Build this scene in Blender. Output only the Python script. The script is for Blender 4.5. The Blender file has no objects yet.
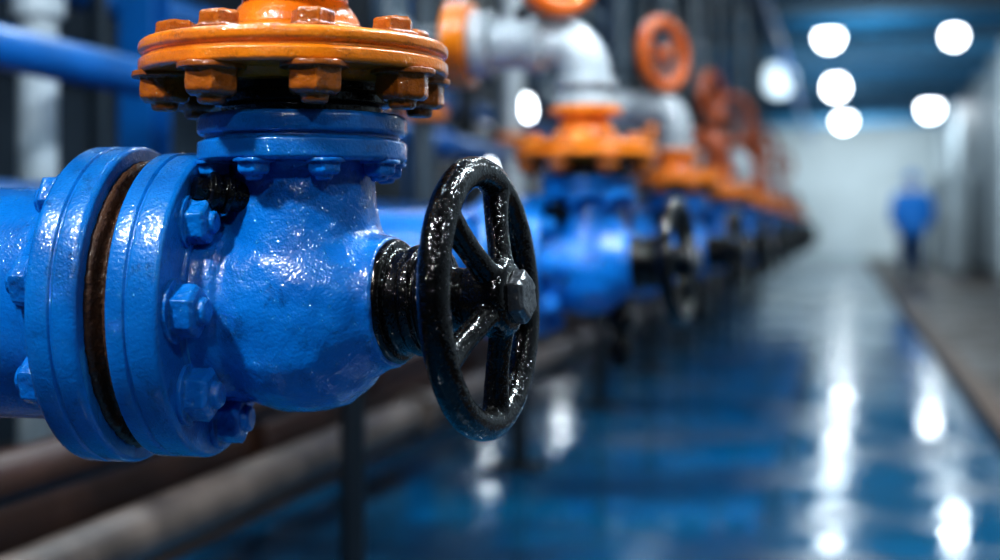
import bpy, bmesh, math, random
from mathutils import Vector, Matrix
random.seed(4)
sc = bpy.context.scene
COL = sc.collection
FP = 1400.0
TH = math.atan(342/FP)
H = 0.85
F = Vector((-math.sin(TH), math.cos(TH), 0)); R = Vector((math.cos(TH), math.sin(TH), 0))
def P(px, py, d):
    v = F*d + R*((px-500)/FP*d); v.z = H-(py-230)/FP*d
    return v
U = 1.5/FP

# ------------------------------------------------------------------ materials
def nt(name):
    m = bpy.data.materials.new(name); m.use_nodes = True
    n = m.node_tree.nodes; l = m.node_tree.links
    return m, n, l, n['Principled BSDF']
def mixc(n, l, a, b, fac):
    x = n.new('ShaderNodeMix'); x.data_type = 'RGBA'
    if isinstance(a, tuple): x.inputs[6].default_value = (*a, 1)
    else: l.new(a, x.inputs[6])
    if isinstance(b, tuple): x.inputs[7].default_value = (*b, 1)
    else: l.new(b, x.inputs[7])
    l.new(fac, x.inputs[0])
    return x.outputs[2]
def noise(n, l, co, scale, detail=4, rough=.55):
    t = n.new('ShaderNodeTexNoise'); t.inputs['Scale'].default_value = scale
    t.inputs['Detail'].default_value = detail; t.inputs['Roughness'].default_value = rough
    l.new(co, t.inputs['Vector']); return t.outputs['Fac']
def ramp(n, l, v, a, b, lo=0., hi=1.):
    r = n.new('ShaderNodeMapRange'); r.inputs[1].default_value = a; r.inputs[2].default_value = b
    r.inputs[3].default_value = lo; r.inputs[4].default_value = hi
    l.new(v, r.inputs[0]); return r.outputs[0]
def madd(n, l, a, k, b):
    s = n.new('ShaderNodeMath'); s.operation = 'MULTIPLY_ADD'; l.new(a, s.inputs[0]); s.inputs[1].default_value = k
    if b is None: s.inputs[2].default_value = 0
    else: l.new(b, s.inputs[2])
    return s.outputs[0]
def paint(name, col, dark, wear, rough=.35, bump=.55, coat=1., wear_amt=.7, metallic=0., seed=0.0, spec=.25, wet=1.0, crough=.03, grit=.85, big=1.0, grime=.7):
    m, n, l, b = nt(name)
    tc = n.new('ShaderNodeTexCoord'); mp = n.new('ShaderNodeMapping'); mp.inputs['Location'].default_value = (seed, seed, seed)
    l.new(tc.outputs['Object'], mp.inputs['Vector']); co = mp.outputs['Vector']
    n1 = noise(n, l, co, 14, 5); c1 = mixc(n, l, col, dark, ramp(n, l, n1, .42, .72))
    ge = n.new('ShaderNodeNewGeometry')
    n2 = noise(n, l, co, 60, 6, .7)
    ad = madd(n, l, n2, .14, ge.outputs['Pointiness'])
    c2 = mixc(n, l, c1, wear, ramp(n, l, ad, .62, .71, 0, wear_amt))
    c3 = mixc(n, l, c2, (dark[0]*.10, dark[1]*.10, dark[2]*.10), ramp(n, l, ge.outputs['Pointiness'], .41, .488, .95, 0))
    n3 = noise(n, l, co, 170, 3, .6); c4 = mixc(n, l, c3, wear, ramp(n, l, n3, .68, .74, 0, wear_amt*.6))
    n4 = noise(n, l, co, 34, 8, .78); c5 = mixc(n, l, c4, (dark[0]*.25, dark[1]*.25, dark[2]*.25), ramp(n, l, n4, .56, .70, 0, grime))
    l.new(c5, b.inputs['Base Color'])
    b.inputs['Roughness'].default_value = rough
    b.inputs['Coat Weight'].default_value = coat; b.inputs['Coat Roughness'].default_value = crough
    b.inputs['Metallic'].default_value = metallic; b.inputs['Specular IOR Level'].default_value = spec
    g = noise(n, l, co, 55, 2, .5); f = noise(n, l, co, 280, 1, .5)
    h1 = madd(n, l, g, 1.0*big, madd(n, l, f, grit, None))
    bp = n.new('ShaderNodeBump'); bp.inputs['Strength'].default_value = bump; bp.inputs['Distance'].default_value = .0014
    l.new(h1, bp.inputs['Height']); l.new(bp.outputs['Normal'], b.inputs['Normal'])
    vo = n.new('ShaderNodeTexVoronoi'); vo.inputs['Scale'].default_value = 290; l.new(co, vo.inputs['Vector'])
    dv = ramp(n, l, vo.outputs['Distance'], .05, .42, 1, 0)
    pm = ramp(n, l, noise(n, l, co, 24, 4, .65), .40, .54, .15, 1)
    mu = n.new('ShaderNodeMath'); mu.operation = 'MULTIPLY'; l.new(dv, mu.inputs[0]); l.new(pm, mu.inputs[1])
    h2 = madd(n, l, mu.outputs[0], 1.1*wet, h1)
    bc = n.new('ShaderNodeBump'); bc.inputs['Strength'].default_value = min(1, bump*1.4); bc.inputs['Distance'].default_value = .0014
    l.new(h2, bc.inputs['Height']); l.new(bc.outputs['Normal'], b.inputs['Coat Normal'])
    return m
def simple(name, col, rough=.5, metallic=0., var=.25, scale=6):
    m, n, l, b = nt(name)
    tc = n.new('ShaderNodeTexCoord'); nn = noise(n, l, tc.outputs['Object'], scale, 5)
    l.new(mixc(n, l, col, tuple(c*(1-var) for c in col), ramp(n, l, nn, .35, .65)), b.inputs['Base Color'])
    b.inputs['Roughness'].default_value = rough; b.inputs['Metallic'].default_value = metallic
    bp = n.new('ShaderNodeBump'); bp.inputs['Strength'].default_value = .15; bp.inputs['Distance'].default_value = .003
    l.new(nn, bp.inputs['Height']); l.new(bp.outputs['Normal'], b.inputs['Normal'])
    return m
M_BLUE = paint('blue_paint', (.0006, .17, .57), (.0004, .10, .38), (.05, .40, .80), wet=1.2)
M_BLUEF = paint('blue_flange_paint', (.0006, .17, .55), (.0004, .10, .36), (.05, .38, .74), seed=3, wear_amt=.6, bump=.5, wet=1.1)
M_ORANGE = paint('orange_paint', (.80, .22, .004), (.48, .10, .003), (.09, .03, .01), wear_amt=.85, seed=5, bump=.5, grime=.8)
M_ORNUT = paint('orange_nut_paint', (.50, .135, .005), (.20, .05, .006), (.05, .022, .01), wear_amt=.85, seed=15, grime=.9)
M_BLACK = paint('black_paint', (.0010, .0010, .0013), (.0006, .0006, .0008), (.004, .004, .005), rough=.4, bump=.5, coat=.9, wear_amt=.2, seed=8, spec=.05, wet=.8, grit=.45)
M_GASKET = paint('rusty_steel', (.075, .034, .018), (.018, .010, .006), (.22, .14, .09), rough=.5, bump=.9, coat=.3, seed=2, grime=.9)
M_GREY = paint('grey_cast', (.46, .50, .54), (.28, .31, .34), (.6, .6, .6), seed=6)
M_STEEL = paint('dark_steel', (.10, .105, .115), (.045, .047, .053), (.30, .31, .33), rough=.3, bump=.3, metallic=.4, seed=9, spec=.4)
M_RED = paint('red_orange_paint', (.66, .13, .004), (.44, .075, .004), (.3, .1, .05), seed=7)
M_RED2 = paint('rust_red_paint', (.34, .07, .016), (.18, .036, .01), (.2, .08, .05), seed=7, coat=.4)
M_BEIGE = simple('beige_pipe', (.12, .09, .075), .4, var=.6, scale=7)
M_BROWN = simple('brown_pipe', (.045, .020, .013), .4, scale=9)
M_WHITE = simple('white_pipe', (.50, .57, .63), .4)
M_BLUE2 = simple('blue_steel', (.002, .12, .40), .3)
M_HEAD = simple('deep_blue_pipe', (.001, .06, .21), .3)
M_SLATE = simple('slate_pipe', (.05, .072, .095), .35)
M_DARK = simple('dark_metal', (.006, .010, .015), .4)
M_KERB = simple('brown_kerb', (.12, .062, .034), .5, var=.4, scale=4)
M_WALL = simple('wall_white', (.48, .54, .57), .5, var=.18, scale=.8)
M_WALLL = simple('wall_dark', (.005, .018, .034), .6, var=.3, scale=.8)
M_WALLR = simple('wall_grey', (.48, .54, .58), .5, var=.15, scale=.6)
M_CEIL = simple('ceiling_dark', (.038, .062, .085), .7, scale=.8)
M_BEAM = simple('beam_blue', (.013, .14, .27), .5)
M_PANEL = simple('panel_grey', (.60, .66, .70), .4, scale=2)
M_SKIN = simple('skin', (.30, .17, .12), .5)
M_CLOTH = simple('blue_fabric', (.001, .15, .50), .7, scale=20)
M_TROUS = simple('dark_fabric', (.006, .03, .08), .8, scale=20)
def emis(name, col, s):
    m, n, l, b = nt(name)
    b.inputs['Base Color'].default_value = (.8, .8, .8, 1)
    b.inputs['Emission Color'].default_value = (*col, 1); b.inputs['Emission Strength'].default_value = s
    return m
M_LAMP = emis('lamp_glass', (.88, .95, 1), 16)
M_LAMP2 = emis('lamp_glass_dim', (.70, .88, 1), 1.4)

# floor material
m, n, l, b = nt('floor_epoxy')
tc = n.new('ShaderNodeTexCoord'); co = tc.outputs['Object']
sx = n.new('ShaderNodeSeparateXYZ'); l.new(co, sx.inputs[0])
nn = noise(n, l, co, 1.8, 6, .62); nf = noise(n, l, co, 4, 3)
blue = mixc(n, l, (.001, .095, .20), (.001, .038, .09), ramp(n, l, nn, .40, .60))
conc = mixc(n, l, (.065, .042, .03), (.03, .020, .015), ramp(n, l, nf, .35, .65))
xr = ramp(n, l, sx.outputs[0], .60, .66); xl = ramp(n, l, sx.outputs[0], -1.66, -1.68)
mx = n.new('ShaderNodeMath'); mx.operation = 'MAXIMUM'; l.new(xr, mx.inputs[0]); l.new(xl, mx.inputs[1])
l.new(mixc(n, l, blue, conc, mx.outputs[0]), b.inputs['Base Color'])
r1 = ramp(n, l, nn, .43, .57, .06, .26)
rr = n.new('ShaderNodeMath'); rr.operation = 'MULTIPLY_ADD'; l.new(mx.outputs[0], rr.inputs[0]); rr.inputs[1].default_value = .3; l.new(r1, rr.inputs[2])
l.new(rr.outputs[0], b.inputs['Roughness'])
bp = n.new('ShaderNodeBump'); bp.inputs['Strength'].default_value = .10; bp.inputs['Distance'].default_value = .012
l.new(nf, bp.inputs['Height']); l.new(bp.outputs['Normal'], b.inputs['Normal'])
M_FLOOR = m

# ------------------------------------------------------------------ mesh helpers
def mesh_from(verts, faces, name, mat, smooth=True, ang=35):
    me = bpy.data.meshes.new(name); me.from_pydata([tuple(v) for v in verts], [], faces)
    bm = bmesh.new(); bm.from_mesh(me); bmesh.ops.recalc_face_normals(bm, faces=bm.faces); bm.to_mesh(me); bm.free()
    if smooth:
        me.shade_smooth(); me.set_sharp_from_angle(angle=math.radians(ang))
    me.materials.append(mat); return me
def rnd(prof, rad, n=3):
    out = [prof[0]]
    for i in range(1, len(prof)-1):
        a, p, c = Vector(prof[i-1]), Vector(prof[i]), Vector(prof[i+1])
        d1 = a-p; d2 = c-p
        if d1.length < 1e-9 or d2.length < 1e-9: continue
        ra = min(rad, d1.length*.45, d2.length*.45)
        p1 = p+d1.normalized()*ra; p2 = p+d2.normalized()*ra
        for k in range(n+1):
            t = k/n; q = p1*(1-t)**2+p*2*t*(1-t)+p2*t*t; out.append((q.x, q.y))
    out.append(prof[-1]); return out
def lathe(prof, seg=64, rad=None, phase=0):
    if rad: prof = rnd(prof, rad)
    V, Fc = [], []; n = len(prof)
    for j in range(seg):
        a = 2*math.pi*j/seg+phase
        for r, z in prof: V.append(Vector((max(r, 1e-5)*math.cos(a), max(r, 1e-5)*math.sin(a), z)))
    for j in range(seg):
        k = (j+1) % seg
        for i in range(n-1): Fc.append((j*n+i, k*n+i, k*n+i+1, j*n+i+1))
    if prof[0][0] > 1e-4: Fc.append(tuple(j*n for j in range(seg)))
    if prof[-1][0] > 1e-4: Fc.append(tuple(j*n+n-1 for j in range(seg))[::-1])
    return V, Fc
def LU(prof, seg=64, rad=None): return lathe([(r*U, z*U) for r, z in prof], seg, rad*U if rad else None)
def tr(g, M): return [M @ v for v in g[0]], g[1]
def join(*gs):
    V, Fc = [], []
    for g in gs:
        o = len(V); V += list(g[0]); Fc += [tuple(i+o for i in f) for f in g[1]]
    return V, Fc
def box(sx, sy, sz, c=(0, 0, 0)):
    x, y, z = sx/2, sy/2, sz/2
    V = [Vector((c[0]+a*x, c[1]+b_*y, c[2]+d*z)) for a in (-1, 1) for b_ in (-1, 1) for d in (-1, 1)]
    return V, [(0, 1, 3, 2), (4, 6, 7, 5), (0, 4, 5, 1), (2, 3, 7, 6), (0, 2, 6, 4), (1, 5, 7, 3)]
def tube(path, rad, seg=24, corner=0, cap=True):
    pts = [Vector(p) for p in path]
    if corner:
        o = [pts[0]]
        for i in range(1, len(pts)-1):
            a, p, c = pts[i-1], pts[i], pts[i+1]
            p1 = p+(a-p).normalized()*corner; p2 = p+(c-p).normalized()*corner
            for k in range(13):
                t = k/12; o.append(p1*(1-t)**2+p*2*t*(1-t)+p2*t*t)
        o.append(pts[-1]); pts = o
    n = len(pts); rads = rad if isinstance(rad, (list, tuple)) else [rad]*n
    T = []
    for i in range(n):
        a = pts[max(i-1, 0)]; c = pts[min(i+1, n-1)]; T.append((c-a).normalized())
    up = Vector((0, 0, 1)) if abs(T[0].z) < .9 else Vector((1, 0, 0))
    u = T[0].cross(up).normalized(); V, Fc = [], []
    for i in range(n):
        u = (u-T[i]*u.dot(T[i])).normalized(); w = T[i].cross(u)
        for j in range(seg):
            a = 2*math.pi*j/seg; V.append(pts[i]+(u*math.cos(a)+w*math.sin(a))*rads[i])
    for i in range(n-1):
        for j in range(seg):
            k = (j+1) % seg; Fc.append((i*seg+j, i*seg+k, (i+1)*seg+k, (i+1)*seg+j))
    if cap: Fc.append(tuple(range(seg))[::-1]); Fc.append(tuple((n-1)*seg+j for j in range(seg)))
    return V, Fc
def torus(Rr, r, n1=96, n2=20, sq=1.0):
    V, Fc = [], []
    for i in range(n1):
        a = 2*math.pi*i/n1
        for j in range(n2):
            b_ = 2*math.pi*j/n2; q = Rr+r*math.cos(b_)
            V.append(Vector((q*math.cos(a), q*math.sin(a), r*sq*math.sin(b_))))
    for i in range(n1):
        for j in range(n2):
            Fc.append((i*n2+j, ((i+1) % n1)*n2+j, ((i+1) % n1)*n2+(j+1) % n2, i*n2+(j+1) % n2))
    return V, Fc
AX = Matrix.Rotation(math.pi/2, 4, 'Y')   # Z -> +X
def Tm(x, y, z): return Matrix.Translation((x, y, z))
def obj(name, me, parent=None, loc=None, rot=None, **props):
    o = bpy.data.objects.new(name, me); COL.objects.link(o)
    if parent: o.parent = parent
    if loc is not None: o.location = loc
    if rot is not None: o.rotation_euler = rot
    for k, v in props.items(): o[k] = v
    return o
def top(name, me, label, category, loc=None, group=None, **kw):
    o = obj(name, me, None, loc, **kw); o['label'] = label; o['category'] = category
    if group: o['group'] = group
    return o
def copy_tree(o, parent=None, skip=()):
    c = o.copy(); COL.objects.link(c); c.parent = parent
    for ch in o.children:
        if any(ch.name.startswith(s) for s in skip): continue
        copy_tree(ch, c, skip)
    return c
def cast(g, name, mat, vox, sf, it, disp):
    me = mesh_from(*g, name, mat)
    tmp = bpy.data.objects.new('tmp', me); COL.objects.link(tmp)
    md = tmp.modifiers.new('r', 'REMESH'); md.mode = 'VOXEL'; md.voxel_size = vox*U; md.use_smooth_shade = True
    sm = tmp.modifiers.new('s', 'SMOOTH'); sm.factor = sf; sm.iterations = it
    for k, (size, st) in enumerate(disp):
        tx = bpy.data.textures.new('cl', 'CLOUDS'); tx.noise_scale = size; tx.noise_depth = 3
        dm = tmp.modifiers.new('d%d' % k, 'DISPLACE'); dm.texture = tx; dm.strength = st*U; dm.mid_level = .5
    dg = bpy.context.evaluated_depsgraph_get()
    r = bpy.data.meshes.new_from_object(tmp.evaluated_get(dg)); bpy.data.objects.remove(tmp)
    r.name = name; r.shade_smooth(); r.materials.clear(); r.materials.append(mat); return r

def hexgeo(r, h, stud=True, washer=True):
    c = r*.13
    g = [lathe([(0, h), (r*.80, h), (r*.98, h-c), (r, h-c*1.6), (r, c), (r*.96, 0), (0, 0)][::-1], 6)]
    if washer: g.append(lathe([(0, -c*.6), (r*1.18, -c*.6), (r*1.18, c*1.1), (0, c*1.1)], 32))
    if stud: g.append(lathe([(0, 0), (r*.50, 0), (r*.50, h+r*.20), (r*.40, h+r*.30), (0, h+r*.30)], 20))
    return join(*g)
def hexmesh(name, r, h, mat, it=2, **k):
    return cast(hexgeo(r*U, h*U, **k), name, mat, 1.2, .5, it, [(.010, 2.2), (.003, .3)])

# ------------------------------------------------------------------ GATE VALVE prototype
C1 = P(303, 305, 1.5)
BASE = 106*U
STEP = 1.7/math.cos(TH)
NV = 11
YAW = math.radians(3.7)
root = top('gate_valve', None, 'glossy blue cast valve with orange bonnet flange and black handwheel', 'valve', C1-Vector((0, 0, BASE)), group='row of blue pipe valves')
root.rotation_euler = (0, 0, YAW)
root.empty_display_size = .05
CL = (0, 0, BASE)
SR = (0, -math.radians(3.0), -math.radians(10.2))
SM = Matrix.Rotation(SR[2], 4, 'Z') @ Matrix.Rotation(SR[1], 4, 'Y')
g1 = tr(LU([(0, -100), (92, -100), (96, -84), (97, -50), (98, -20), (97, 6), (93, 30), (86, 52), (77, 72), (69, 86), (65, 93), (65, 104), (0, 104)], 72), SM @ AX)
g2 = LU([(0, -106), (22, -105), (48, -97), (72, -80), (88, -56), (94, -28), (93, 0), (89, 26), (83, 52), (77, 76), (73, 100), (71, 124), (72, 134), (78, 145), (0, 145)], 72)
g2 = tr(g2, Tm(1*U, 0, 0))
g3 = tr(LU([(0, -130), (104, -130), (102, -90), (97, -80), (95, -60), (0, -60)], 64), AX)
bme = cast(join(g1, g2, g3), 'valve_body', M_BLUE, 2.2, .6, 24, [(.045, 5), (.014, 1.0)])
obj('valve_body', bme, root, CL)
g = tr(LU([(0, -139), (153, -139), (153, -122), (150.5, -120.5), (150.5, -118.5), (153, -117), (153, -92), (150, -88), (106, -87), (104, -83), (0, -83)], 128, rad=2.5), AX)
obj('inlet_flange', mesh_from(*g, 'inlet_flange', M_BLUEF), root, CL)
hb = hexmesh('hex_nut_blue', 26, 26, M_BLUE)
hbs = hexmesh('hex_nut_grimy', 22, 22, M_BLUEF)
for i in range(8):
    a = math.radians(45*i+1+random.uniform(-2, 2))
    loc = Vector((-87*U, math.cos(a)*-115*U, math.sin(a)*115*U))+Vector(CL)
    o = obj('hex_nut', hbs if i == 1 else hb, root, loc); o.rotation_euler = (Matrix.Rotation(random.uniform(0, 1), 4, 'X') @ AX).to_euler()
g = LU([(0, 141), (99, 141), (104, 144), (104, 161), (100, 163), (97, 164), (97, 167), (102, 168), (104, 171), (104, 184), (101, 188), (0, 188)], 128, rad=2)
obj('neck_flange', mesh_from(*g, 'neck_flange', M_BLUEF), root, CL)
hb2 = hexmesh('hex_nut_small', 17, 14, M_BLUE)
A0 = -68-3.7
for i in range(8):
    a = math.radians(A0+13+45*i)
    obj('hex_nut', hb2, root, Vector((math.cos(a)*87*U, math.sin(a)*87*U, 141.5*U))+Vector(CL), (math.pi, 0, random.uniform(0, 1)))
g = LU([(0, 187), (80, 187), (80, 196), (88, 198), (88, 208), (80, 210), (80, 226), (0, 226)], 96, rad=2)
obj('gasket_collar', mesh_from(*g, 'gasket_collar', M_BLACK), root, CL, label='black packing collar between blue and orange flanges')
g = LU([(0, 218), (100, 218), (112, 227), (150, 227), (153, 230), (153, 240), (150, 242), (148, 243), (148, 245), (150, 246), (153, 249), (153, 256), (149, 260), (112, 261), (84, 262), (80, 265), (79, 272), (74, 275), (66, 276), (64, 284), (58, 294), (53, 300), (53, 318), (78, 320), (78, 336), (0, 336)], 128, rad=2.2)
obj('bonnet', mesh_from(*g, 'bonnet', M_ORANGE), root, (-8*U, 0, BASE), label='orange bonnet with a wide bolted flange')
ho = hexmesh('hex_nut_orange', 27, 28, M_ORNUT); hot = hexmesh('hex_bolt_orange', 21, 18, M_ORNUT, stud=False)
for i in range(8):
    a = math.radians(A0+8+45*i)
    x, y = math.cos(a)*127*U, math.sin(a)*127*U
    obj('hex_nut', ho, root, Vector((x-8*U, y, 227*U+BASE)), (math.pi, 0, random.uniform(0, 1)))
    x, y = math.cos(a)*116*U, math.sin(a)*116*U
    obj('hex_nut', hot, root, Vector((x-8*U, y, 261*U+BASE)), (0, 0, random.uniform(0, 1)))
g = LU([(0, 92), (58, 92), (61, 96), (61, 106), (58, 110), (52, 111), (50, 114), (50, 124), (54, 127), (54, 136), (50, 138), (50, 141), (54, 143), (54, 150), (50, 154), (36, 156), (32, 160), (30, 172), (26, 184), (24, 215), (0, 215)], 96, rad=1.5)
shm = cast(tr(g, AX), 'stem_housing', M_BLACK, 1.3, .4, 1, [(.008, .5)])
obj('stem_housing', shm, root, CL, SR, label='black stepped stem housing')
g = join(LU([(0, 0), (15, 0), (15, 26), (19, 27), (19, 33), (15, 34), (15, 40), (19, 41), (19, 47), (14, 50), (0, 50)], 32, rad=1),
         LU([(0, 50), (12, 50), (12, 62), (0, 62)], 6))
d = Vector((-.75, -.62, .18)).normalized()
obj('side_plug_shade', mesh_from(*g, 'side_plug_shade', M_BLACK), root, Vector((-34*U, -44*U, 104*U))+Vector(CL), d.to_track_quat('Z', 'Y').to_euler(), label='black threaded plug, partly standing in for shadow')  # black fitting whose dark shape also carries the shadow below the neck flange
# handwheel
parts = [torus(120.5*U, 15*U, 128, 20, 1.0)]
for i in range(5):
    a = math.radians(90+72*i-8)
    pts, rd = [], []
    for k in range(9):
        t = k/8; rr_ = 14+(115-14)*t
        z = 20*(1-t)**1.4
        pts.append(Vector((math.cos(a)*rr_*U, math.sin(a)*rr_*U, z*U))); rd.append((14-2.5*math.sin(t*math.pi))*U)
    parts.append(tube(pts, rd, 14))
parts.append(LU([(0, -16), (30, -16), (33, -6), (36, 4), (37, 24), (33, 31), (26, 33), (0, 33)], 48, rad=3))
wme = cast(join(*parts), 'handwheel', M_BLACK, 1.7, .5, 4, [(.014, 1.0)])
wme.transform(AX)
hw = obj('handwheel', wme, root, Vector(CL)+(SM @ Vector((193*U, 0, 0))), SR, label='round black handwheel with five spokes')
hn = hexmesh('hub_nut', 26, 15, M_STEEL, it=1, washer=False, stud=False)
o = obj('hub_nut', hn, hw, (32*U, 0, 0), label='grey steel hexagonal hub nut'); o.rotation_euler = AX.to_euler()
g = LU([(0, -215), (16, -215), (16, -196), (25, -194), (25, -160), (18, -156), (18, -132), (28, -128), (28, -104), (18, -98), (18, -60), (0, -60)], 32, rad=2)
drm = mesh_from(*g, 'drain_fitting', M_BLACK)
for i in range(1, NV):
    c = copy_tree(root, None, skip=() if i < 4 else ('hex_nut', 'side_plug_shade'))
    c.location = root.location+Vector((0, STEP*i, 0))
    if i < 6: obj('drain_fitting', drm, c, Vector((66*U, 0, 0))+Vector(CL), label='black drain fitting hanging under the body')
    for ch in c.children:
        if ch.name.startswith('handwheel'): ch.rotation_euler = (Matrix.Rotation(SR[2], 3, 'Z') @ Matrix.Rotation(SR[1], 3, 'Y') @ Matrix.Rotation(random.uniform(0, 1.2), 3, 'X')).to_euler()

# ------------------------------------------------------------------ inlet pipe
XH = -1.76
pr = top('inlet_pipe', None, 'thick blue pipe with bolted flange feeding the valve', 'pipe', C1-Vector((0, 0, 120*U)), group='blue inlet pipes'); PB = (0, 0, 120*U)
pr.rotation_euler = (0, 0, YAW)
L0 = (XH-C1.x)/U
g = tr(LU([(0, L0+130), (119, L0+130), (119, -240), (130, -224), (130, -210), (0, -210)], 96, rad=5), AX)
obj('pipe_run', mesh_from(*g, 'pipe_run', M_BLUE), pr, PB)
g = tr(LU([(0, -215), (158, -215), (160, -211), (160, -192), (157.5, -190.5), (157.5, -188.5), (160, -187), (160, -169), (157, -164), (0, -163)], 128, rad=2.5), AX)
obj('pipe_flange', mesh_from(*g, 'pipe_flange', M_BLUEF), pr, PB)
g = tr(LU([(0, -165), (143, -165), (146, -161), (143, -157), (134, -155), (130, -151), (134, -148), (142, -146), (142, -138), (0, -138)], 128, rad=1.5), AX)
obj('gasket', cast(g, 'gasket', M_GASKET, 1.7, .4, 1, [(.012, 3.5), (.005, 1)]), pr, PB, label='rusty brown gasket ring')
for i in range(8):
    a = math.radians(45*i+12)
    o = obj('hex_nut', hb, pr, Vector((-215*U, math.cos(a)*-124*U, math.sin(a)*124*U))+Vector(PB))
    o.rotation_euler = (Matrix.Rotation(random.uniform(0, 1), 4, 'X') @ Matrix.Rotation(-math.pi/2, 4, 'Y')).to_euler()
for i in range(1, NV):
    c = copy_tree(pr, None, skip=() if i < 4 else ('hex_nut',)); c.location = pr.location+Vector((0, STEP*i, 0))
YE = C1.y+STEP*NV
g = tube([(XH, -2.5, C1.z+.02), (XH, YE, C1.z+.02)], .17, 48)
top('header_pipe', mesh_from(*g, 'header_pipe', M_HEAD), 'long blue main pipe feeding the valve row', 'pipe')
gr = mesh_from(*join(tube([(0, 0, 0), (0, 0, 4.03-C1.z-.185)], .055, 28), lathe([(.055, .9), (.075, .905), (.075, .95), (.055, .955)], 28)), 'riser', M_GREY)
gs_ = gr.copy(); gs_.materials[0] = M_SLATE
gf = mesh_from(*lathe([(0, .25), (.11, .25), (.11, .272), (.104, .275), (.11, .278), (.11, .30), (0, .30)], 40), 'riser_flange', M_ORANGE)
for i in range(1, 9):
    r_ = top('riser_pipe', None, 'vertical pipe with orange flange rising from the main pipe', 'pipe', (XH, C1.y+STEP*(i+1.5), C1.z+.188), group='riser pipes on the main pipe')
    obj('pipe_run', gs_ if i % 2 else gr, r_, (0, 0, 0)); obj('pipe_flange', gf, r_, (0, 0, .12 if i % 3 else .5), label='orange flange')

# ------------------------------------------------------------------ grey elbow riser with overhead valve
er = top('elbow_pipe', None, 'silver-grey elbow pipe rising from the orange bonnet', 'pipe', C1+Vector((-8*U, 0, 336*U)), group='grey elbow pipes')
zt = (478-336)*U
g = join(tube([(0, 0, 0), (0, 0, zt), (-250*U, 0, zt)], 55*U, 40, corner=85*U),
         LU([(0, 0), (66, 0), (66, 22), (0, 22)], 48, rad=3),
         LU([(50, 40), (66, 42), (66, 62), (50, 64)], 48, rad=3),
         tr(LU([(50, -120), (68, -118), (68, -90), (50, -88)], 48, rad=3), Tm(0, 0, zt) @ AX),
         tr(LU([(50, -250), (72, -248), (72, -205), (50, -203)], 48, rad=3), Tm(0, 0, zt) @ AX))
elme = mesh_from(*g, 'elbow', M_GREY)
obj('elbow', elme, er, (0, 0, 0))
g = tr(LU([(0, -300), (95, -300), (95, -278), (90, -276), (90, -274), (95, -272), (95, -250), (0, -250)], 64, rad=3), Tm(0, 0, zt) @ AX)
obj('pipe_flange', mesh_from(*g, 'elbow_flange', M_ORANGE), er, (0, 0, 0), label='orange flange')
g = join(tube([(-300*U, 0, zt), (-440*U, 0, zt), (-440*U, 0, 2.85)], 40*U, 32, corner=.1),
         tr(LU([(40, 0), (56, 2), (56, 30), (40, 32)], 40), Tm(-440*U, 0, zt+.35)))
rme = mesh_from(*g, 'elbow_run', M_SLATE)
obj('pipe_run', rme, er, (0, 0, 0))
OFX = -105
def add_over(er, zc, scale, mat, ang=-30, t=22):
    zz = zc*U-(478+50)*U
    g = LU([(0, -6), (48, -6), (48, 22), (34, 30), (30, 50), (26, 56), (26, zz/U+16), (16, zz/U+30), (0, zz/U+30)], 40, rad=4)
    ov = obj('overhead_valve', mesh_from(*g, 'overhead_body', M_DARK), er, (OFX*U, 0, zt+50*U))
    Rw = 100*scale
    parts = [torus(Rw*U, t*U, 72, 16)]
    for i in range(3):
        a = math.radians(30+120*i); parts.append(tube([(0, 0, 0), (math.cos(a)*Rw*.98*U, math.sin(a)*Rw*.98*U, 0)], 8*U, 12))
    parts.append(LU([(0, -60), (14, -60), (14, -18), (22, -14), (22, 18), (12, 26), (0, 26)], 32, rad=3))
    d = Vector((math.cos(math.radians(ang)), math.sin(math.radians(ang)), .05)).normalized()
    obj('handwheel', mesh_from(*join(*parts), 'overhead_wheel', mat), ov, Vector((0, 0, zz))+d*85*U, d.to_track_quat('Z', 'Y').to_euler(), label='thick red-orange handwheel')
ers = [er]
for i in range(1, NV):
    c = copy_tree(er); c.location = er.location+Vector((0, STEP*i, 0)); ers.append(c)
for i, zc, s, mm, an in ((1, 620, .85, M_RED, -50), (2, 640, 1.05, M_RED, -32), (3, 650, 1.0, M_RED2, -20), (4, 680, 1.25, M_RED2, -50), (5, 640, 1.1, M_RED2, -20), (6, 700, 1.3, M_RED2, -35), (8, 720, 1.2, M_RED2, -40)):
    add_over(ers[i], zc, s, mm, an); ers[i]['label'] = 'silver-grey elbow pipe topped by a red-orange handwheel'
el2 = elme.copy(); el2.materials[0] = M_RED2
for i in (3, 5, 7, 9):
    for ch in ers[i].children:
        if ch.name.startswith('elbow'): ch.data = el2; ch['label'] = 'rust-red elbow'
    ers[i]['label'] = 'rust-red elbow pipe rising from the orange bonnet'

# ------------------------------------------------------------------ pipe stands
zs = C1.z-.135
g = join(lathe([(0, 0), (.03, 0), (.03, zs-.03), (0, zs-.03)], 24), box(.2, .2, .015, (0, 0, .0075)), box(.08, .22, .03, (0, 0, zs-.015)))
sme = mesh_from(*g, 'pipe_stand', M_DARK)
for i in range(NV):
    top('pipe_stand', sme, 'dark steel pipe stand holding up a blue inlet pipe', 'pipe stand', (-1.12, C1.y+STEP*i-.035, 0), group='pipe stands')

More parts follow.
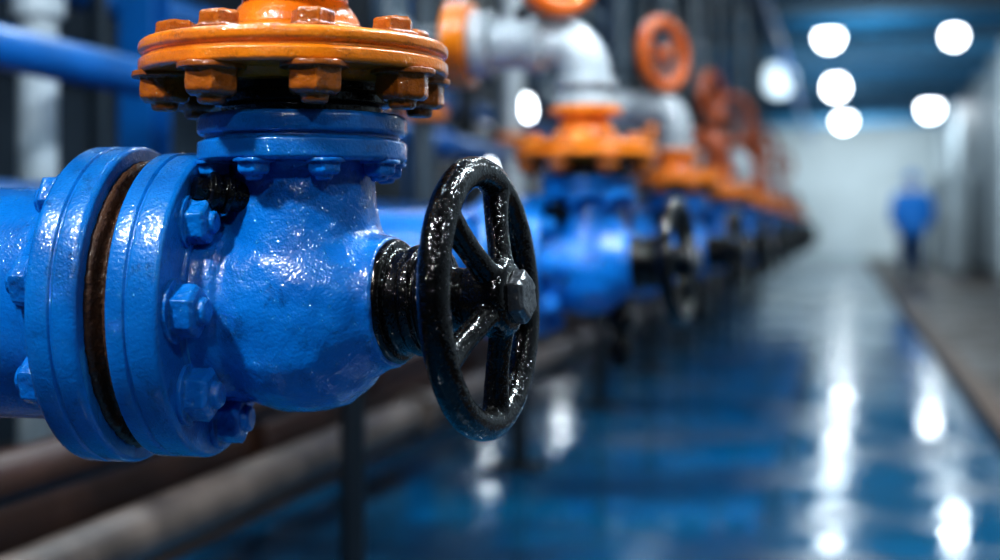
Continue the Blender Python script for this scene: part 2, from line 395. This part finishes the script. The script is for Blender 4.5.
# ------------------------------------------------------------------ other pipes
def lpipe(name, x, z, r, mat, label, y0=-2.5, y1=40):
    g = [tube([(x, y0, z), (x, y1, z)], r, 28)]
    y = y0+1.5
    while y < min(y1, 22):
        g.append(tube([(x, y, z), (x, y+.05, z)], r*1.35, 28)); y += 2.6
    return top(name, mesh_from(*join(*g), name, mat), label, 'pipe')
lpipe('floor_pipe', -1.31, .27, .055, M_BEIGE, 'dull beige pipe running low along the floor edge')
lpipe('floor_pipe', -1.48, .40, .05, M_BROWN, 'rusty brown pipe running low beside the beige one')
lpipe('floor_pipe', -1.95, .16, .11, M_BROWN, 'thick rusty brown pipe close to the floor')
lpipe('wall_pipe', -1.97, 1.29, .055, M_BLUE2, 'bright blue pipe running above the main pipe')
lpipe('wall_pipe', -2.75, 1.75, .08, M_BLUE2, 'thick blue pipe fixed along the wall')
lpipe('overhead_pipe', -2.5, 3.0, .10, M_SLATE, 'dark grey pipe running beneath the ceiling')
lpipe('overhead_pipe', -.85, 3.4, .06, M_BLUE2, 'blue pipe running beneath the ceiling')
def vpipe(px, d, r, mat, label):
    p = P(px, 230, d)
    g = join(lathe([(0, 0), (r, 0), (r, 4.04), (0, 4.04)], 28), lathe([(r, 1.45), (r*1.35, 1.45), (r*1.35, 1.51), (r, 1.51)], 28), lathe([(r, .02), (r*1.5, .02), (r*1.5, .05), (r, .05)], 28))
    top('vertical_pipe', mesh_from(*g, 'vertical_pipe', mat), label, 'pipe', (p.x, p.y, 0))
vpipe(38, 3.95, .055, M_WHITE, 'white vertical pipe standing behind the blue pipes')
vpipe(98, 4.9, .03, M_SLATE, 'thin dark vertical pipe behind the blue pipes')
vpipe(466, 8.4, .05, M_DARK, 'dark vertical pipe rising to the ceiling')
vpipe(500, 9.6, .05, M_SLATE, 'dark grey vertical pipe rising to the ceiling')
vpipe(680, 19.5, .13, M_GREY, 'pale thick vertical pipe rising to the ceiling')
vpipe(640, 15.6, .09, M_SLATE, 'dark grey vertical pipe rising to the ceiling')
for px, d in ((145, 4.65), (420, 7.7), (610, 13.6), (725, 26.5)):
    p = P(px, 230, d)
    g = join(box(.12, .012, 4.04, (0, -.06, 2.02)), box(.12, .012, 4.04, (0, .06, 2.02)), box(.012, .12, 4.04, (0, 0, 2.02)), box(.16, .16, .015, (0, 0, .008)))
    top('steel_column', mesh_from(*g, 'steel_column', M_BLUE2, smooth=False), 'blue steel support column from floor to ceiling', 'column', (p.x, p.y, 0), group='blue steel columns')

# ------------------------------------------------------------------ room
XL, XR, Y0, Y1, ZC = -3.2, 2.7, -3.0, 44.0, 4.05
def slab(name, s, c, mat):
    o = obj(name, mesh_from(*box(*s), name, mat, smooth=False), None, c); o['kind'] = 'structure'; return o
LY = Y1-Y0; MY = (Y0+Y1)/2; W = XR-XL; MXX = (XL+XR)/2
slab('floor', (W+.4, LY+.4, .1), (0, MY, -.05), M_FLOOR).data.transform(Tm(MXX, 0, 0))
slab('ceiling', (W+.4, LY+.4, .1), (MXX, MY, ZC+.05), M_CEIL)
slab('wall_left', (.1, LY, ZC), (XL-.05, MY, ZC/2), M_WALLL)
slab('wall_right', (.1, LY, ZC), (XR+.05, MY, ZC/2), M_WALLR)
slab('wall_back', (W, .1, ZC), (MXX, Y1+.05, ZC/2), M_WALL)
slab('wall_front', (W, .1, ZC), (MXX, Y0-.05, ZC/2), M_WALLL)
slab('baseboard_right', (.03, LY, .14), (XR-.015, MY, .07), M_DARK)
slab('door_1', (1.1, .05, 2.1), (1.9, Y1-.03, 1.05), M_PANEL)
for i, y in enumerate((25.0, 36.0)):
    slab('trim_%d' % (i+1), (.10, .5, ZC), (XR-.05, y, ZC/2), M_PANEL)
slab('trim_3', (.12, LY-1, .05), (.67, MY, .025), M_KERB)
for i in range(10):
    g = join(box(W, .012, .22), box(W, .14, .015, (0, 0, .11)), box(W, .14, .015, (0, 0, -.11)))
    top('ceiling_beam', mesh_from(*g, 'ceiling_beam', M_BEAM, smooth=False), 'blue steel beam spanning the ceiling', 'beam', (MXX, 12+i*3.2, ZC-.12), group='ceiling beams')
for i, y in enumerate((31.0, 33.5)):
    r_ = top('metal_cabinet', None, 'tall grey metal cabinet standing against the wall', 'cabinet', (XR-.43, y, 0), group='metal cabinets')
    obj('body', mesh_from(*box(.5, 1.5, 2.0, (0, 0, 1.0)), 'cabinet_body', M_PANEL, smooth=False), r_, (0, 0, 0))
    for k in (-1, 1):
        dd = obj('door', mesh_from(*box(.02, .72, 1.9), 'cabinet_door', M_WALLR, smooth=False), r_, (-.26, k*.37, 1.0))
        obj('handle', mesh_from(*tube([(0, 0, -.08), (-.03, 0, -.08), (-.03, 0, .08), (0, 0, .08)], .007, 8), 'handle', M_DARK), dd, (-.01, -k*.3, 0))

# ------------------------------------------------------------------ lamps
def area(loc, tgt, size, e, col, sy=None):
    ld = bpy.data.lights.new('area', 'AREA'); ld.energy = e; ld.color = col; ld.size = size
    if sy: ld.shape = 'RECTANGLE'; ld.size_y = sy
    o = bpy.data.objects.new('area_light', ld); COL.objects.link(o); o.location = loc
    o.rotation_euler = (Vector(tgt)-Vector(loc)).to_track_quat('-Z', 'Y').to_euler(); return o
dome = mesh_from(*lathe([(0, -.27), (.05, -.262), (.10, -.232), (.133, -.18), (.145, -.125), (.133, -.07), (.10, -.02), (.09, 0), (0, 0)], 32), 'diffuser', M_LAMP)
dome2 = dome.copy(); dome2.materials[0] = M_LAMP2
cap = mesh_from(*lathe([(0, 0), (.17, 0), (.17, .03), (.08, .05), (0, .05)], 32), 'housing', M_DARK)
def lamp(p, me=dome, s=1.0, e=18):
    r_ = top('ceiling_lamp', None, 'round white glowing lamp fixed to the ceiling', 'lamp', p, group='ceiling lamps')
    obj('housing', cap, r_, (0, 0, 0)); dm = obj('diffuser', me, r_, (0, 0, 0)); dm.scale = (s, s, s)
    if e: area(p-Vector((0, 0, .28*s+.02)), p-Vector((0, 0, 3)), .26, e, (.80, .94, 1))
def lp(px, py, me=dome, s=1.0, e=14):
    d = 3.03*FP/(230-py); p = P(px, py, d); p.z = ZC-.05; lamp(p, me, s, e)
lp(829, 35, s=1.2, e=18); lp(836, 85, s=1.4); lp(844, 118, s=1.55)
lp(954, 36, s=1.0, e=28); lp(930, 105, s=1.6, e=28); lp(779, 72, dome2, 2.2, 8)
for x in (-.15, 1.75, -2.0):
    lamp(Vector((x, 6.2, ZC-.05)), e=34); lamp(Vector((x, 14.4, ZC-.05)), e=34)
wl = mesh_from(*lathe([(0, 0), (.12, 0), (.13, .05), (.10, .10), (0, .13)], 32, rad=.02), 'diffuser', M_LAMP)
wc = mesh_from(*lathe([(0, -.04), (.15, -.04), (.15, .02), (0, .02)], 32), 'housing', M_DARK)
def wlamp(px, py):
    t = (px-500)/FP; d = (XL+.05)/(-math.sin(TH)+t*math.cos(TH)); p = P(px, py, d)
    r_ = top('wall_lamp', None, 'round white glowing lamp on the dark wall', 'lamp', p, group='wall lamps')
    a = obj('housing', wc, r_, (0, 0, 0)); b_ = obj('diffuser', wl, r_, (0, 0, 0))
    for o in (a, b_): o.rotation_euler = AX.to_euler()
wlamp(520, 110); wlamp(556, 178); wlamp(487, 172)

T = C1
area((-1.15, .25, 2.3), T, .15, 42, (.92, .97, 1))
area((-.25, -.3, 1.9), T, .10, 7, (.95, .98, 1))
area((1.1, .6, 2.3), T, .12, 8, (.85, .95, 1))
area((-1.4, 1.6, 2.7), T, .18, 40, (.75, .92, 1))
area((.5, 2.6, 2.6), T+Vector((0, .3, .1)), .18, 30, (.75, .92, 1))
area((.6, 2.0, 3.2), (-.6, 3.3, 1.0), .2, 62, (.88, .96, 1))
area((.9, 4.2, 3.5), (-.6, 6.2, 1.0), .3, 66, (.85, .95, 1))
area((.9, 9.0, 3.6), (-.6, 12, 1.0), .3, 60, (.85, .95, 1))
area((.3, 39.0, 2.9), (.3, 44, 1.5), 2.5, 225, (.82, .95, 1))
area((.2, 21, 2.7), (.2, 22, 4.0), 2.0, 55, (.65, .87, 1))
area((.2, 27, 2.7), (.2, 28, 4.0), 2.0, 60, (.65, .87, 1))
area((.2, 35, 2.7), (.2, 36, 4.0), 2.0, 40, (.65, .87, 1))
area((0, 21, 2.9), (2.7, 28, 1.6), 1.0, 110, (.8, .94, 1))
area((-1.2, 1.8, 3.6), (-2.2, 4.2, 1.2), .4, 15, (.7, .88, 1))

# ------------------------------------------------------------------ person
def skinobj(verts, edges, radii, sub=2):
    me = bpy.data.meshes.new('sk'); me.from_pydata(verts, edges, [])
    o = bpy.data.objects.new('sk', me); COL.objects.link(o)
    if not me.skin_vertices:
        bm = bmesh.new(); bm.from_mesh(me); bm.verts.layers.skin.verify(); bm.to_mesh(me); bm.free()
    for i, r in enumerate(radii):
        sv = me.skin_vertices[0].data[i]; sv.radius = r if isinstance(r, tuple) else (r, r); sv.use_root = (i == 0)
    o.modifiers.new('k', 'SKIN').use_smooth_shade = True
    s = o.modifiers.new('s', 'SUBSURF'); s.levels = sub; s.render_levels = sub
    dg = bpy.context.evaluated_depsgraph_get(); r_ = bpy.data.meshes.new_from_object(o.evaluated_get(dg)); bpy.data.objects.remove(o)
    return [v.co.copy() for v in r_.vertices], [tuple(p.vertices) for p in r_.polygons]
def person(loc, rz):
    rt = top('person', None, 'person in blue work jacket, blue helmet and dark trousers standing', 'person', loc); rt.rotation_euler = (0, 0, rz)
    b = [(0, 0, .95), (0, 0, 1.12), (0, .01, 1.30), (0, .01, 1.44), (0, 0, 1.52), (0, -.01, 1.60), (0, -.01, 1.70)]
    r = [(.15, .11), (.135, .10), (.155, .11), (.12, .09), .052, (.075, .085), (.07, .085)]
    e = [(i, i+1) for i in range(6)]
    for s in (-1, 1):
        k = len(b); b += [(s*.10, 0, .86), (s*.11, -.02, .50), (s*.12, .02, .09), (s*.125, -.12, .04)]; r += [.085, .058, .042, (.042, .03)]
        e += [(0, k), (k, k+1), (k+1, k+2), (k+2, k+3)]
        k = len(b); b += [(s*.19, .01, 1.42), (s*.25, .02, 1.14), (s*.26, -.07, .90), (s*.26, -.09, .84)]; r += [.055, .043, .032, (.038, .022)]
        e += [(3, k), (k, k+1), (k+1, k+2), (k+2, k+3)]
    gs = [skinobj(b, e, r)]
    for s in (-1, 1):
        for j, (dy, ln) in enumerate(((-.032, .07), (-.011, .08), (.010, .075), (.030, .06))):
            gs.append(skinobj([(s*.26, -.09+dy, .82), (s*.26, -.095+dy, .82-ln*.6), (s*.25, -.10+dy, .82-ln-.02)], [(0, 1), (1, 2)], [.009, .0085, .007], 1))
        gs.append(skinobj([(s*.255, -.11, .86), (s*.245, -.14, .82), (s*.24, -.145, .79)], [(0, 1), (1, 2)], [.011, .010, .008], 1))
    gs.append(skinobj([(0, -.08, 1.645), (0, -.105, 1.625)], [(0, 1)], [.012, .014], 1))
    obj('body', mesh_from(*join(*gs), 'person_body', M_SKIN), rt, (0, 0, 0))
    jb = [(0, 0, .66), (0, 0, .92), (0, 0, 1.12), (0, .01, 1.30), (0, .01, 1.45), (0, 0, 1.50)]; jr = [(.28, .19), (.28, .19), (.26, .17), (.27, .17), (.19, .14), .10]; je = [(0, 1), (1, 2), (2, 3), (3, 4), (4, 5)]
    for s in (-1, 1):
        k = len(jb); jb += [(s*.24, .01, 1.42), (s*.31, .02, 1.14), (s*.30, -.06, .93)]; jr += [.11, .10, .08]; je += [(4, k), (k, k+1), (k+1, k+2)]
    obj('jacket', mesh_from(*skinobj(jb, je, jr), 'jacket', M_CLOTH), rt, (0, 0, 0))
    tb = [(0, 0, .95)]; trr = [(.20, .16)]; te = []
    for s in (-1, 1):
        k = len(tb); tb += [(s*.10, 0, .84), (s*.11, -.02, .50), (s*.12, .02, .22)]; trr += [.13, .12, .10]; te += [(0, k), (k, k+1), (k+1, k+2)]
    obj('trousers', mesh_from(*skinobj(tb, te, trr), 'trousers', M_TROUS), rt, (0, 0, 0), label='dark trousers')
    for s in (-1, 1):
        obj('boot', mesh_from(*skinobj([(s*.12, .02, .30), (s*.12, .03, .08), (s*.125, -.13, .05)], [(0, 1), (1, 2)], [.07, .06, (.055, .045)]), 'boot', M_TROUS), rt, (0, 0, 0), label='dark work boot')
    g = lathe([(.15, 1.70), (.128, 1.705), (.122, 1.76), (.09, 1.81), (.04, 1.838), (0, 1.845)], 32)
    obj('helmet', mesh_from(*g, 'helmet', M_CLOTH), rt, (0, -.005, 0))
pp = P(912, 230, 24); pp.z = 0
person(pp, math.pi+.3)

# ------------------------------------------------------------------ world / camera
w = bpy.data.worlds.new('w'); sc.world = w; w.use_nodes = True
w.node_tree.nodes['Background'].inputs[0].default_value = (.05, .09, .14, 1)
cd = bpy.data.cameras.new('cam'); cam = bpy.data.objects.new('camera', cd); COL.objects.link(cam)
cd.sensor_width = 36; cd.lens = FP/1000*36
cd.shift_y = -.05
cam.location = (0, 0, H); cam.rotation_euler = (math.pi/2, 0, TH)
cd.dof.use_dof = True; cd.dof.focus_distance = 1.42; cd.dof.aperture_fstop = cd.lens/1000/.0255
cd.clip_end = 200; cd.clip_start = .05
sc.camera = cam
sc.view_settings.view_transform = 'Standard'
for lk in ('Medium High Contrast', 'Standard - Medium High Contrast'):
    try:
        sc.view_settings.look = lk; break
    except Exception: pass
